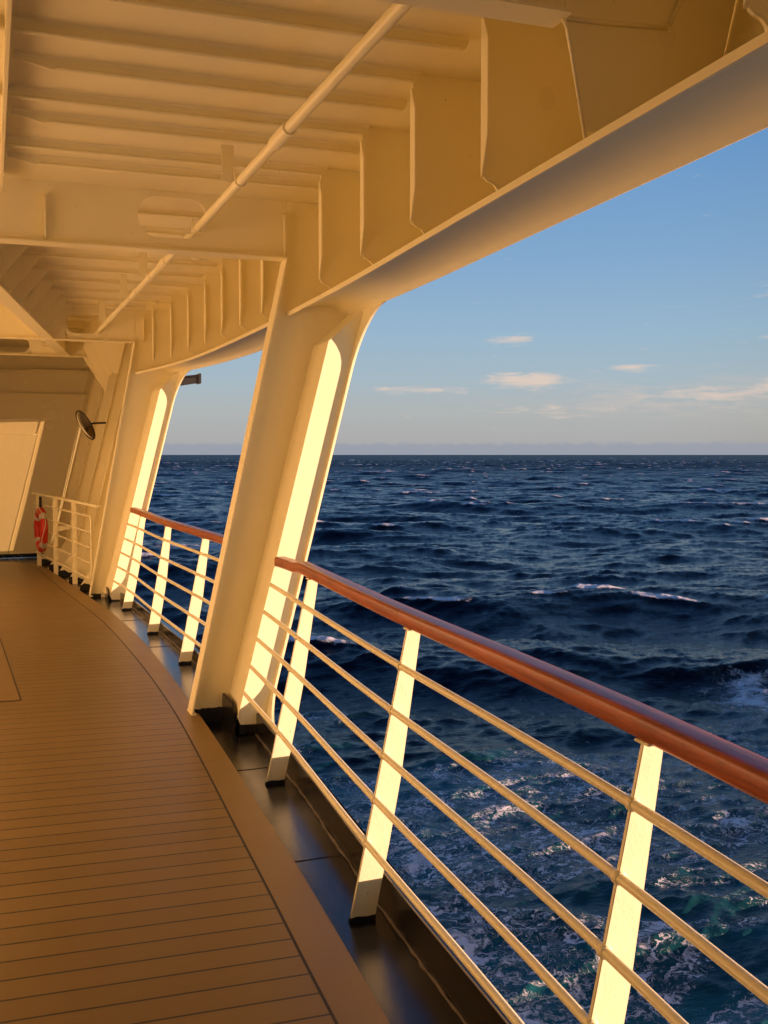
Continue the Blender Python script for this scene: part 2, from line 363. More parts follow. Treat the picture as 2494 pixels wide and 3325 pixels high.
Z_EDGE, Z_LIP, Z_CEIL, Z_BEAM, Z_GIRD = 2.65, 2.66, 3.437, 3.36, 3.04
WALL_X = -2.9
P1, P2 = 7.05, 13.39                          # the two pillars
P0 = 0.71                                     # the one beside the photographer, out of view

# ------------------------------------------------------------------ deck
moc = curve(MO); mic = curve(MI)
def deck_curves():
    ys = frange(-8, 17.3, 120)
    inner = [(mic(y), y) for y in ys] + [(x, y) for y, x in MI if y > 17.32]
    outer = [(moc(y), y) for y in ys] + [(x, y) for y, x in MO if y > 17.42]
    return inner, outer
inner, outer = deck_curves()
mb = MB()
mb.add([(WALL_X, -8, deckz(WALL_X))] + [(x, y, deckz(x)) for x, y in inner] + [(WALL_X, 17.72, deckz(WALL_X))],
       [tuple(range(len(inner) + 2))])
deck = mb.build('deck', M_deck, kind='structure')
tag(deck, 'brown planked ship deck with dark caulked seams running across it')
def resample(c, n):
    p = np.array(c); d = np.concatenate([[0], np.cumsum(np.hypot(*np.diff(p, axis=0).T))]); u = np.linspace(0, d[-1], n)
    return list(zip(np.interp(u, d, p[:, 0]), np.interp(u, d, p[:, 1])))
ii, oo = resample(inner, 260), resample(outer, 260)
def inset(c, w):
    r = []
    for i, (x, y) in enumerate(c):
        a = c[max(i - 1, 0)]; b2 = c[min(i + 1, len(c) - 1)]; dx, dy = b2[0] - a[0], b2[1] - a[1]; l = math.hypot(dx, dy)
        r.append((x + dy / l * w, y - dx / l * w))
    return r
sm = inset(ii, 0.011)
MB().strip([[(a[0], a[1], deckz(a[0], -.0008)), (b2[0], b2[1], deckz(b2[0], -.0008))] for a, b2 in zip(ii, sm)]).build('margin_seam', M_seam, deck)
rows = []
for a, b2 in zip(sm, oo):
    rows.append([(a[0], a[1], deckz(a[0]))] + [(b2[0] - .004, b2[1], deckz(b2[0])), (b2[0], b2[1], deckz(b2[0], -.006)), (b2[0], b2[1], ZG(b2[1]) - .03)])
MB().strip(rows).build('margin_board', M_margin, deck)
MB().strip([[(WALL_X, 17.72, deckz(WALL_X)), (.10, 17.72, deckz(.1))], [(WALL_X, 17.975, deckz(WALL_X)), (.10, 17.97, deckz(.1))], [(WALL_X, 17.975, -.06), (.10, 17.97, -.06)]]).build('margin_board', M_margin, deck)
pq = [(WALL_X + .3, 7.70), (.171, 7.755), (.058, 10.43), (-.1, 14.1), (WALL_X + .3, 14.1)]
MB().add([(x, y, deckz(x, .003)) for x, y in pq], [tuple(range(5))]).build('deck_panel', M_margin, deck)
mb = MB()
for (a, b2) in ((pq[0], pq[1]), (pq[1], pq[2]), (pq[2], pq[3])):
    d = Vector((b2[0] - a[0], b2[1] - a[1], 0)).normalized(); n = Vector((d.y, -d.x, 0)) * .009
    mb.add([(a[0], a[1], deckz(a[0], .0042)), (b2[0], b2[1], deckz(b2[0], .0042)), (b2[0] + n.x, b2[1] + n.y, deckz(b2[0], .0042)), (a[0] + n.x, a[1] + n.y, deckz(a[0], .0042))], [(0, 1, 2, 3)])
mb.build('panel_seam', M_seam, deck)

# gutter outside the planking, kerb, hull below
ys = frange(-8, 19.0, 150)
mb = MB(); mb.strip([[((moc(y) if y < 17.3 else -1.75) - .06, y, ZG(y)), (E_(y) + .03, y, ZG(y))] for y in ys])
mb.add([(WALL_X, 17.2, ZG(18) - .001), (.9, 17.2, ZG(18) - .001), (.9, 19, ZG(18) - .001), (WALL_X, 19, ZG(18) - .001)], [(0, 1, 2, 3)])
gut = mb.build('gutter', M_black, kind='structure'); tag(gut, 'glossy black gutter between the planking and the ship side')
def kerb_in(y): return R0(y) + .125
def kerb_profile(y):
    z0 = ZG(y); zt = .042 + .25 * (z0 + .1); x = kerb_in(y)
    return [(x, y, z0 - .02), (x, y, zt - .006), (x + .004, y, zt), (x + .014, y, zt), (x + .02, y, z0 - .06), (E_(y) + .02, y, z0 - .3)]
for (a, b2) in ((-6, P1 - .02), (P1 + .06, P2 - .02)):
    MB().strip([kerb_profile(y) for y in frange(a, b2, 70)]).build('kerb', M_black, gut)
    pts = [(kerb_in(y) - .003 + random.uniform(-.003, .003), y, ZG(y) + .004 + random.uniform(-.002, .003)) for y in frange(a, b2, 260)]
    MB().tube(pts, [.007 + random.uniform(-.003, .003) for _ in pts], 6).build('weld_bead', M_weld, gut, smooth=True)
for y in (P1 - 1.1, 4.55, 2.45, 9.75, 11.4):
    mb = MB(); x0, x1 = moc(y) + .003, kerb_in(y) - .004
    mb.tube([(x0 + (x1 - x0) * i / 12, y + .002 * math.sin(i), ZG(y)) for i in range(13)], .0035, 5).build('weld_bead', M_black, gut, smooth=True)
mb = MB(); mb.strip([[(E_(y) + .02, y, -.03), (E_(y) + .02, y, -.6), (E_(y) - .3, y, -5), (E_(y) - .9, y, -12.5)] for y in frange(-8, 24, 60)])
hull = mb.build('hull', M_hull, kind='structure'); tag(hull, 'dark outer side of the ship below the deck')


# ------------------------------------------------------------------ ceiling (the steel deck overhead) with beams and girders
mb = MB(); mb.strip([[(WALL_X, y, sheer(y, Z_CEIL)), (E_(y) + .88, y, sheer(y, Z_CEIL))] for y in frange(-8, 22, 40)])
ceil = mb.build('ceiling', M_paint, kind='structure', solid=.02); tag(ceil, 'cream steel deckhead with rows of welded beams')

def bulb_beam(y, x0, x1, snipe, zb=Z_BEAM, zc=Z_CEIL, r=.042):
    """flat plate on edge with a thickened lower rim; sea-side end has a rounded lower corner"""
    zb, zc = sheer(y, zb), sheer(y, zc)
    o = []
    if snipe: o += [(x0, zc - .004), (x0, zc - .045), (x0 + .10, zb + .012), (x0 + .15, zb)]
    else: o += [(x0, zc - .004), (x0, zb)]
    o += arc(x1 - r, zb + r, r, -90, 0, 7) + [(x1, zc - .004)]
    mb = MB(); mb.prism([(x, y, z) for x, z in o], (0, .011, 0))
    xa = x0 + (.17 if snipe else 0)
    # bulb on the forward side of the lower rim, weld fillet where the plate meets the deckhead
    prof = [(.009, .0), (.024, .004), (.028, .013), (.022, .024), (.009, .034)]
    mb.tube([(xa, y, zb), (x1 - r, y, zb)], 0, prof=[(-u, w) for u, w in prof])
    rim = [(.004, .0), (-.004, .001), (-.009, .006), (-.009, .012), (-.004, .017), (.004, .019)]
    mb.tube([(xa, y, zb - .001), (x1 - r, y, zb - .001)], 0, prof=[(-u, w) for u, w in rim])
    fil = [(.001, zc - zb - .002), (.001, zc - zb - .034), (-.006, zc - zb - .018), (-.016, zc - zb - .008), (-.034, zc - zb - .002)]
    mb.tube([(x0, y, zb), (x1, y, zb)], 0, prof=[(-u, w) for u, w in fil])
    return mb.build('ceiling_beam', M_paint, ceil, smooth='auto')

FR = [3.67, 4.50, 5.32, 6.17]
for y, yb in ((2.08, 2.02), (FR[0], 3.66), (FR[1], 4.48), (FR[2], 5.30), (FR[3], 6.13)): bulb_beam(yb, WALL_X, E_(y) + .27, False)
for yb in (1.62, 2.45, 3.27, 4.06, 4.86, 5.64, 6.46): bulb_beam(yb, .13, E_(yb) + .33, True)
FAR_B = [7.62, 8.28, 8.95, 9.63, 10.30, 10.97, 11.69, 12.31, 12.9]
for yb in FAR_B: bulb_beam(yb, -.3 + .145 * (yb - 7.05), E_(yb) + (.25 if yb > 9 else .27), False, zb=3.375)
for yb in (14.2, 14.9, 15.6): bulb_beam(yb, WALL_X, E_(yb) + .3, False, zb=3.38)
# fore-and-aft deep flat near the photographer's head
mb = MB()
for (a, b2) in ((-6, P0), (P0 + .02, 2.85), (2.93, 6.93)):
    mb.box(.088, .108, a, b2, 3.30, Z_CEIL - .003)
mb.build('ceiling_beam', M_paint, ceil, bevel=.003)

def girder(y, x0, x1, hole=None, zb=Z_GIRD, fl=.13, stiff=()):
    zt = sheer(y, Z_CEIL) - .003; zb2 = sheer(y, zb)
    mb = MB(); w = .014
    if hole:
        hx0, hx1, hz0, hz1, r = hole
        ring = arc(hx0 + r, hz0 + r, r, 180, 270, 8) + arc(hx1 - r, hz0 + r, r, 270, 360, 8) + arc(hx1 - r, hz1 - r, r, 0, 90, 8) + arc(hx0 + r, hz1 - r, r, 90, 180, 8)
        n = len(ring)
        cxh, czh = (hx0 + hx1) / 2, (hz0 + hz1) / 2
        outer_r = []
        for (px, pz) in ring:
            if pz <= hz0 + r * .3 and hx0 + r * .3 < px < hx1 - r * .3: outer_r.append((px, zb2))
            elif pz >= hz1 - r * .3 and hx0 + r * .3 < px < hx1 - r * .3: outer_r.append((px, zt))
            else: outer_r.append((hx0 - .02 if px < cxh else hx1 + .02, zb2 if pz < czh else zt) if abs(pz - czh) > .08 else (hx0 - .02 if px < cxh else hx1 + .02, pz))
        for yy in (y, y + w):
            mb.add([(p[0], yy, p[1]) for p in ring] + [(p[0], yy, p[1]) for p in outer_r], [(i, (i + 1) % n, (i + 1) % n + n, i + n) for i in range(n)])
        mb.add([(p[0], y, p[1]) for p in ring] + [(p[0], y + w, p[1]) for p in ring], [(i, (i + 1) % n, (i + 1) % n + n, i + n) for i in range(n)])
        for (a, b2) in ((x0, hx0 - .02), (hx1 + .02, x1)): mb.box(a, b2, y, y + w, zb2, zt)
    else: mb.box(x0, x1, y, y + w, zb2, zt)
    gd = mb.build('ceiling_girder', M_paint, ceil)
    MB().box(x0, x1, y + w/2 - fl/2, y + w/2 + fl/2, zb2 - .014, zb2 + .0).build('flange', M_paint, gd, bevel=.003)
    for sx in stiff:
        mb = MB(); mb.prism([(sx, y - .001, zb2 + .002), (sx, y - .045, zb2 + .03), (sx, y - .06, zb2 + .07), (sx, y - .06, zt - .12), (sx, y - .001, zt - .10)], (.013, 0, 0))
        mb.build('stiffener', M_paint, gd, bevel=.002)
    return gd
girder(P1, WALL_X, E_(P1) + .236, hole=(.927, 1.372, 3.122, 3.378, .115), stiff=(.347, 1.885))
girder(P2, WALL_X, E_(P2) + .236, hole=(.90, 1.36, 3.17, 3.40, .105), stiff=(1.80,))
girder(2.90, WALL_X, E_(2.9) + .178)
girder(P0 - .2, WALL_X, E_(P0) + .26)
g3 = girder(15.85, WALL_X, 1.72, hole=(-.10, .56, 3.14, 3.36, .11))
for zz in (3.20, 3.155):                       # small slotted vent plates on the third girder
    MB().box(.72, 1.0, 15.838, 15.848, sheer(15.8, zz), sheer(15.8, zz + .026)).build('vent_plate', M_wall, g3, bevel=.002)
    mb = MB()
    for k in range(4): mb.box(.735 + k*.068, .785 + k*.068, 15.8355, 15.839, sheer(15.8, zz + .011), sheer(15.8, zz + .015))
    mb.build('vent_slot', M_seam, g3)
# oblique girder under the far bay with its tripping brackets
def gx(y): return -.26 + .148 * (y - 7.1)
mb = MB(); ysl = frange(P1 + .1, 15.84, 30)
for dx, w_ in ((0, .012),):
    mb.strip([[(gx(y), y, sheer(y, 3.052)), (gx(y), y, sheer(y, Z_CEIL) - .004), (gx(y) + w_, y, sheer(y, Z_CEIL) - .004), (gx(y) + w_, y, sheer(y, 3.052)), (gx(y), y, sheer(y, 3.052))] for y in ysl])
og = mb.build('oblique_girder', M_paint, ceil)
mb = MB(); mb.strip([[(gx(y) - .065, y, sheer(y, 3.036)), (gx(y) + .075, y, sheer(y, 3.036)), (gx(y) + .075, y, sheer(y, 3.050)), (gx(y) - .065, y, sheer(y, 3.050)), (gx(y) - .065, y, sheer(y, 3.036))] for y in ysl])
mb.build('flange', M_paint, og)
for yb in FAR_B:
    yb += .002; x = gx(yb) + .014; zt = sheer(yb, 3.38); zb = sheer(yb, 3.054)
    mb = MB(); mb.prism([(x, yb - .012, zb), (x + .06, yb - .012, zb), (x + .33, yb - .012, zt), (x, yb - .012, zt)], (0, .010, 0))
    br = mb.build('bracket', M_paint, og)
    ringp = [(x + .075 + .035 * math.cos(a), yb - .0135, zb + .17 + .085 * math.sin(a)) for a in frange(0, 2*PI, 21)[:-1]]
    MB().add(ringp, [tuple(range(20))]).build('lightening_hole', M_wall, br)


# ------------------------------------------------------------------ upper ship side above the openings: edge, soffit, lip, frames
side_wall = thing('upper_side_wall', (E_(5), 5, 2.65), 'cream upper side of the ship above the openings, ribbed with upright frames', 'wall')
def soffit_row(y):
    r = []
    x0 = E_(y) + .24
    zE = Z_EDGE
    for (dx, z) in ((0, 2.672), (.10, 2.700), (.18, 2.720), (.225, 2.728), (.265, 2.730), (.30, 2.725), (.335, 2.713), (.365, 2.698), (.390, 2.680), (.404, 2.664)):
        r.append((x0 + dx * 1.0, y, sheer(y, z)))
    xl = E_(y) + .255 * Z_LIP
    r = [(x0 + (p[0] - x0) * ((xl - .012 - x0) / .404), p[1], p[2]) for p in r]
    r += [(xl - .006, y, sheer(y, Z_LIP)), (xl + .004, y, sheer(y, Z_LIP + .003)), (E_(y) + .255 * 2.70 + .004, y, sheer(y, 2.70)), (E_(y) + .255 * 3.9 + .004, y, sheer(y, 3.9))]
    return r
def fascia_piece(a, b2):
    ysx = frange(a, b2, max(6, int((b2 - a) / .12)))
    MB().strip([soffit_row(y) for y in ysx]).build('soffit', M_paint, side_wall, smooth='auto')
    MB().strip([[(E_(y) + .238, y, sheer(y, 2.645)), (E_(y) + .250, y, sheer(y, 2.645)), (E_(y) + .250, y, sheer(y, 2.672)), (E_(y) + .238, y, sheer(y, 2.672)), (E_(y) + .238, y, sheer(y, 2.645))] for y in ysx]).build('edge_flat', M_paint, side_wall)
fascia_piece(-6, P1 + .0); fascia_piece(P1 + .0, P2)

def frame_web(y, flange=True, zt=Z_CEIL, zj=Z_EDGE + .044, parent=side_wall):
    """transverse frame from the inner edge out to the shell, toe cut by a small scallop"""
    x0 = E_(y) + .24; r = .042
    o = [(x0, zt - .005), (x0, zj + r + .012)]
    o += [(x0 + .014 + a[0], a[1]) for a in arc(0, zj, r, 90, 0, 7)] if True else []
    o += [(x0 + .10, 2.712), (x0 + .19, 2.734), (x0 + .27, 2.742), (E_(y) + .255 * 2.742, 2.742), (E_(y) + .255 * zt - .004, zt - .005)]
    fr = MB().prism([(x, y, sheer(y, z)) for x, z in o], (0, .011, 0)).build('side_frame', M_paint, parent)
    MB().tube([(x0 + .014 + a[0], y - .002, sheer(y, a[1])) for a in arc(0, zj, r, 90, 0, 7)], .0035, 6).build('scallop_edge', M_paint, fr, smooth=True)
    if flange:
        w = .060; zb, ztt = zj + r + .012, 3.345
        pts = [(x0, y + .011, zb), (x0, y + .011 - w * .25, zb + .02), (x0, y + .011 - w, zb + .15), (x0, y + .011 - w, ztt - .10), (x0, y + .011 - w * .25, ztt), (x0, y + .011, ztt)]
        MB().prism([(p[0], p[1], sheer(p[1], p[2])) for p in pts], (-.012, 0, 0)).build('frame_flange', M_paint, fr, bevel=.002)
    return fr
for y in (2.08,): frame_web(y)
for y in FR: frame_web(y)
for y in (7.82, 8.63, 9.41, 10.2, 11.0, 11.78, 12.55): frame_web(y)
# deeper web at the near girder: slanting inner rim, pipe hole, scallop
y = 2.90; x0 = E_(y) + .24
fw = MB().prism([(x0 - .06, y, Z_GIRD - .01), (x0 + .012, y, 2.70), (x0 + .10, y, 2.712), (x0 + .19, y, 2.734), (x0 + .27, y, 2.742), (E_(y) + .255 * 2.742, y, 2.742), (E_(y) + .255 * Z_CEIL - .01, y, Z_CEIL - .006), (x0 - .06, y, Z_CEIL - .006)], (0, .012, 0)).build('side_frame', M_paint, side_wall)
MB().tube([(x0 + .012, y - .004, 2.67), (x0 - .055, y - .004, 3.0), (x0 - .075, y - .004, 3.03)], .006, 8).build('frame_flange', M_paint, fw, smooth=True)
MB().tube([(x0 + .30, y - .004, 3.05), (x0 + .06, y - .004, 3.034), (x0 - .06, y - .004, 3.03)], .008, 8).build('weld_bead', M_paint, fw, smooth=True)
MB().add([(x0 + .30 + .035 * math.cos(a), y - .003, 3.03 + .045 * math.sin(a)) for a in frange(0, 2*PI, 17)[:-1]], [tuple(range(16))]).build('scallop', M_wall, fw)
MB().tube([(x0 + .31, y - .004, 3.06), (x0 + .42, y - .004, 3.30)], .010, 8).build('weld_bead', M_paint, fw, smooth=True)
y = FR[0]; MB().add([(E_(y) + .50 + .035 * math.cos(a), y - .004, 3.07 + .048 * math.sin(a)) for a in frange(0, 2*PI, 17)[:-1]], [tuple(range(16))]).build('scallop', M_wall, side_wall)


# ------------------------------------------------------------------ pillars
def pillar(yp, label, fo, foot, zfoot, s=.40):
    """T shaped web with an inboard face flat, and the outer box it is welded to"""
    yb = yp - s                                # aft face of the outer box
    ya = yb - .030                             # aft edge of the shell plate around the opening
    zb = ZG(yp)
    root = thing('pillar', (foot, yp, 0), label, 'pillar', 'raked steel pillars along the ship side')
    XF0 = foot; XF1 = E_(yp) + .24             # inner edge at deck and at the girder
    def xin(z): return XF0 + (XF1 - XF0) * z / Z_GIRD
    # web
    pts = [(xin(zb), zb), (E_(yp) - .0 + .255 * zb, zb), (E_(yp) + .255 * 2.69, 2.69), (xin(2.69) + .0, 2.69)]
    pts = [(xin(zb) , zb), (E_(yp) + .255 * zb, zb), (E_(yp) + .255 * 2.69, 2.69), (E_(yp) + .255 * 3.44, 3.44), (xin(Z_GIRD) + .002, 3.44), (xin(Z_GIRD), Z_GIRD)]
    MB().prism([(x, yp, sheer(yp, z)) for x, z in pts], (0, .012, 0)).build('web', M_paint, root)
    # face flat
    w = .15
    fl = [(xin(zfoot), yp - w/2 + .006, zfoot), (xin(zfoot), yp + w/2 + .006, zfoot), (xin(Z_GIRD - .016), yp + w/2 + .006, sheer(yp, Z_GIRD) - .016), (xin(Z_GIRD - .016), yp - w/2 + .006, sheer(yp, Z_GIRD) - .016)]
    MB().prism(fl, (-.014, 0, 0)).build('face_flat', M_paint, root, bevel=.003)
    MB().box(xin(0) - .02, xin(0) + .02, yp - w/2 - .004, yp + w/2 + .016, deckz(1.25) + .001, deckz(1.25) + .012).build('foot_plate', M_paint, root, bevel=.003)
    # black painted foot of the web, ragged upper edge
    xs = frange(xin(zb) + .004, E_(yp) - fo - .02, 24)
    top = [(x, yp - .003, .004 + random.uniform(-.004, .004) + .012 * (x - xs[0])) for x in xs]
    MB().add([(x, yp - .003, zb) for x in xs] + top, [(i, i + 1, i + 25, i + 24) for i in range(23)]).build('painted_foot', M_blackmat, root)
    # outer box: aft face (takes the sun) with a slanting head, and the inboard cheek
    def fx(z): return E_(yb) - fo + .255 * z
    zt, zh = 2.45, 2.648
    xl = lambda z: E_(yb) + .255 * z - .010
    face = [(fx(.02), .02), (fx(.02) + .03, -.05), (xl(-.05), -.05), (xl(zh), zh), (xl(zh) - .02, zh), (fx(zt), zt)]
    MB().prism([(x, yb, sheer(yp, z)) for x, z in face], (0, .012, 0)).build('sunlit_face', M_paint, root)
    ch = MB(); n = 12
    zz = frange(.02, zt, n)
    ch.strip([[(fx(z), yb - .0015, sheer(yp, z)), (fx(z) + (E_(yp) - E_(yb)), yp, sheer(yp, z))] for z in zz] + [[(xl(zh) - .02, yb - .0015, sheer(yp, zh)), (xl(zh) - .02 + (E_(yp) - E_(yb)), yp, sheer(yp, zh))]])
    ch.build('box_cheek', M_paint, root)
    # black kerb piece turned up against the cheek
    kb = [(fx(0) - .02, yb + .02, zb), (fx(0) - .015, yb + .02, .05), (fx(0) - .012, yb + .12, .10), (fx(0) - .012, yp - .002, .10), (fx(0) - .02, yp - .002, zb)]
    MB().prism([(p[0], p[1], p[2]) for p in kb], (.018, 0, 0)).build('kerb_return', M_black, root, bevel=.003)
    MB().prism([(fx(0) + .015, yb - .004, zb), (fx(0) + .02, yb - .004, -.035 + .01), (xl(0) - .02, yb - .004, -.03), (xl(0) - .02, yb - .004, zb)], (0, .01, 0)).build('painted_foot', M_blackmat, root)
    # shell plate between the openings, with rounded corners
    yf = yp + .16; r = .40; rb = .28; zl, zs = Z_LIP, -.02
    o = [(ya - r, zl)] + [(ya - r + r * math.sin(a), zl - r + r * math.cos(a)) for a in frange(0, PI/2, 12)][1:]
    o += [(ya - rb + rb * math.cos(a), zs + rb - rb * math.sin(a)) for a in frange(0, PI/2, 12)]
    o += [(ya - rb, -.30), (yf + rb, -.30)]
    o += [(yf + rb - rb * math.sin(a), zs + rb - rb * math.cos(a)) for a in frange(0, PI/2, 12)]
    o += [(yf + r - r * math.cos(a), zl - r + r * math.sin(a)) for a in frange(0, PI/2, 12)]
    o += [(yf + r, 2.80), (ya - r, 2.80)]
    MB().prism([side(yy, -.004, z) for yy, z in o], (-.020, 0, 0)).build('shell_plate', M_paint, root, bevel=.003)
    return root
pillar(P1, 'cream raked pillar standing where the near and far railings end, between two openings', .20, 1.244, -.012)
pillar(P2, 'smaller looking cream raked pillar farther forward, at the far end of the far railing', .19, 1.135, .004)

# unseen plating added aft of the photographer, shades the near deck and ceiling
aft = thing('aft_sun_screen', (1.2, -3, 0), 'unseen cream side plating added behind the photographer to block the sun', 'wall')
MB().strip([[(E_(y) - .03 + .255 * z, y, z) for z in (-.1, .9, 1.8, 2.66)] for y in frange(-8, 1.35, 18)]).build('side_plate', M_paint, aft, solid=.012)

# ------------------------------------------------------------------ railings
TOPZ = lambda y: 1.088 if y < 6 else (1.055 + .02 * min(1, max(0, (6.7 - y) / .7)) if y < 6.8 else 1.065 + .003 * (y - 7))
def rail_pt(y, z): return (R0(y) + RK(y) * z, y, z)
NEAR_ZS = [.874, .700, .525, .351, .182]
FAR_ZS = [.880, .708, .540, .372, .200]
def railing(name, label, ya, yb, ends, posts, zs, joints):
    root = thing('railing', (R0((ya + yb) / 2), (ya + yb) / 2, ZG((ya + yb) / 2)), label, 'railing', 'wood topped railings between the pillars')
    prof = []
    for a in frange(0, 2 * PI, 29)[:-1]:
        ca, sa = math.cos(a), math.sin(a)
        prof.append((.043 * math.copysign(abs(ca) ** .45, ca), -.004 + .033 * math.copysign(abs(sa) ** .5, sa)))
    cuts = [ya] + joints + [yb]
    for a, b2 in zip(cuts[:-1], cuts[1:]):
        a2 = a + (.0015 if a != ya else 0); b3 = b2 - (.0015 if b2 != yb else 0)
        MB().tube([(rail_pt(y, TOPZ(y))[0] + .022, y, TOPZ(y) - .032) for y in frange(a2, b3, max(8, int((b3 - a2) * 8)))], 0, prof=prof).build('handrail', M_wood, root, smooth='auto')
    for y in posts:
        z0 = ZG(y); zt = TOPZ(y) - .070; zk = z0 + .56
        xi = lambda z: R0(y) + RK(y) * z - .006
        o = [(xi(z0) , z0), (xi(z0) + .103, z0), (xi(z0 + .3) + .103, z0 + .3), (xi(zk) + .098, zk), (xi(zt) + .060, zt), (xi(zt), zt)]
        pm = MB().prism([(x, y - .006, z) for x, z in o], (0, .013, 0))
        for zr in zs: pm.tube([rail_pt(yy, zr) for yy in (y - .014, y - .008, y + .009, y + .015)], [.0135, .0185, .0185, .0135], 10)
        pst = pm.build('stanchion', M_rail, root, bevel=.002)
        o2 = [(xi(z0) - .003, z0), (xi(z0) + .106, z0), (xi(z0) + .108, z0 + .022), (xi(z0) + .07, z0 + .019), (xi(z0) + .03, z0 + .024), (xi(z0) + .002, z0 + .018)]
        MB().prism([(x, y - .009, z) for x, z in o2], (0, .019, 0)).build('painted_foot', M_blackmat, pst)
        MB().box(xi(zt) - .004, xi(zt) + .064, y - .03, y + .03, zt - .0, zt + .007).build('saddle', M_rail, pst, bevel=.002)
    for k, z in enumerate(zs):
        pts = [rail_pt(y, z - .0 + (0 if y < 6.9 else 0)) for y in frange(ya - ends[0], yb + ends[1], max(10, int((yb - ya) * 10)))]
        MB().tube(pts, .0135, 12).build('rail_rod', M_rail, root, smooth='auto')
    return root
railing('railing', 'near railing with varnished reddish wood top, crossing the whole lower right of the view', 1.36, P1 - .42, (0, .0), [2.14, 3.88, 5.65], NEAR_ZS, [4.0])
railing('railing', 'far railing with varnished wood top and five rods, seen between the two pillars', P1 + .02, P2 - .41, (0, .0), [8.91, 10.47, 12.18], FAR_ZS, [11.2])


# ------------------------------------------------------------------ closed ship side forward of the far pillar
cl_side = thing('closed_side_plating', (1.4, 16, 0), 'closed cream ship side beyond the far pillar with five raked frames', 'wall')
def plate(a, b2, zs, n=20):
    MB().strip([[(E_(y) - .02 + .255 * z, y, sheer(y, z)) for z in zs] for y in frange(a, b2, n)]).build('side_plate', M_paint, cl_side, smooth=True)
plate(P2 + .02, 17.80, (-.1, .8, 1.7, 2.6, 3.46), 30); plate(18.76, 21.5, (-.1, .8, 1.7, 2.6, 3.46))
plate(17.80, 18.76, (-.1, .06), 6); plate(17.80, 18.76, (2.25, 3.46), 6)
wf = MB().tube([(E_(y) - .03 + .255 * z, y, sheer(y, z)) for y, z in ((17.82, .08), (18.74, .08), (18.74, 2.23), (17.82, 2.23), (17.82, .10))], .034, 8).build('added_window_frame', M_paint, cl_side)  # hidden window added to let a patch of sun onto the end bulkhead
MB().strip([[(E_(y) - .03 + .255 * z, y, sheer(y, z)) for z in (.02, 2.30)] for y in frange(17.76, 18.82, 5)]).build('added_pane', M_tint, wf)
for yf in (14.15, 15.03, 15.9, 16.8, 17.73):
    of = .345
    fx = lambda z: E_(yf) - of + .255 * z
    zt = 3.02 if yf < 15.8 else 3.4
    pts = [(fx(-.015), -.015), (E_(yf) - .02 + .255 * (-.015), -.015), (E_(yf) - .02 + .255 * zt, zt), (fx(zt), zt)]
    # web set back; toe bracket at the deck, face flat above
    d = .17
    pts = [(fx(-.015), -.015), (E_(yf) - .02, -.015), (E_(yf) - .02 + .255 * zt, zt), (fx(zt) + d, zt), (fx(.42) + d, .42), (fx(.30) + d - .05, .30)]
    fr = MB().prism([(x, yf, sheer(yf, z)) for x, z in pts], (0, .012, 0)).build('side_frame', M_paint, cl_side)
    MB().prism([(fx(.40) + d, yf - .035, .40), (fx(.40) + d, yf + .047, .40), (fx(zt) + d, yf + .047, sheer(yf, zt)), (fx(zt) + d, yf - .035, sheer(yf, zt))], (-.010, 0, 0)).build('face_flat', M_paint, fr, bevel=.002)
    mb = MB(); n = 12
    xs = frange(fx(0) + .01, E_(yf) - .03, n)
    mb.add([(x, yf - .003, ZG(yf)) for x in xs] + [(x, yf - .003, .03 + .02 * math.sin(7 * i) + random.uniform(-.008, .008)) for i, x in enumerate(xs)], [(i, i + 1, i + n + 1, i + n) for i in range(n - 1)])
    mb.build('painted_foot', M_blackmat, fr)
for yf in (14.05, 14.55, 15.1):               # tapered head brackets under the girder
    x = E_(yf) + .22
    MB().prism([(x - .30 + (15.1 - yf) * .0, yf, sheer(yf, 3.10)), (x - .10, yf, sheer(yf, 2.70)), (x - .05, yf, sheer(yf, 2.70)), (x + .1, yf, sheer(yf, 3.44)), (x - .30, yf, sheer(yf, 3.44))], (0, .012, 0)).build('head_bracket', M_paint, cl_side)
gs = MB().prism([(1.275, 15.78, 3.10), (1.705, 15.78, 3.115), (1.60, 15.78, 2.62), (1.575, 15.78, 2.615)], (0, .014, 0)).build('gusset', M_paint, cl_side, bevel=.002)
MB().add([(1.672 + .010 * math.cos(a), 15.778, 3.045 + .010 * math.sin(a)) for a in frange(0, 2*PI, 13)[:-1]], [tuple(range(12))]).build('bolt_hole', M_blackmat, gs)

# ------------------------------------------------------------------ end bulkhead, three stepped plates
bk = thing('end_bulkhead', (0.2, 19, 0), 'cream steel bulkhead closing the far end of the promenade, raised weld seams', 'wall')
def rag(x0, x1, z): return (x0, x1, z)
MB().box(WALL_X, 1.75, 19.0, 19.02, .028, 2.745).build('wall_plate', M_wall, bk)
MB().box(WALL_X, .50, 18.992, 18.998, 2.60, 2.752).build('wall_plate', M_wall, bk)
pz = [(WALL_X, .035), (.272, .035), (.565, 1.2), (.775, 2.055), (WALL_X, 2.055)]
MB().prism([(x, 18.986, z) for x, z in pz], (0, .012, 0)).build('raised_plate', M_wall, bk, bevel=.003)
MB().tube([(.272 + (.855 - .272) * i / 40 + random.uniform(-.003, .003), 18.985, .035 + 2.30 * i / 40) for i in range(41)], .007, 6).build('weld_bead', M_wall, bk, smooth=True)
MB().tube([(WALL_X + (.775 - WALL_X) * i / 40, 18.984, 2.055 + random.uniform(-.003, .003)) for i in range(41)], .008, 6).build('weld_bead', M_wall, bk, smooth=True)
MB().box(WALL_X, 1.85, 19.16, 19.18, 2.5, 3.145).build('upper_plate', M_wall, bk)
MB().box(0.62, 1.85, 19.150, 19.158, 2.9, 3.165).build('upper_plate', M_wall, bk)
MB().box(WALL_X, 2.0, 19.34, 19.36, 2.5, 3.6).build('upper_plate', M_wall, bk)
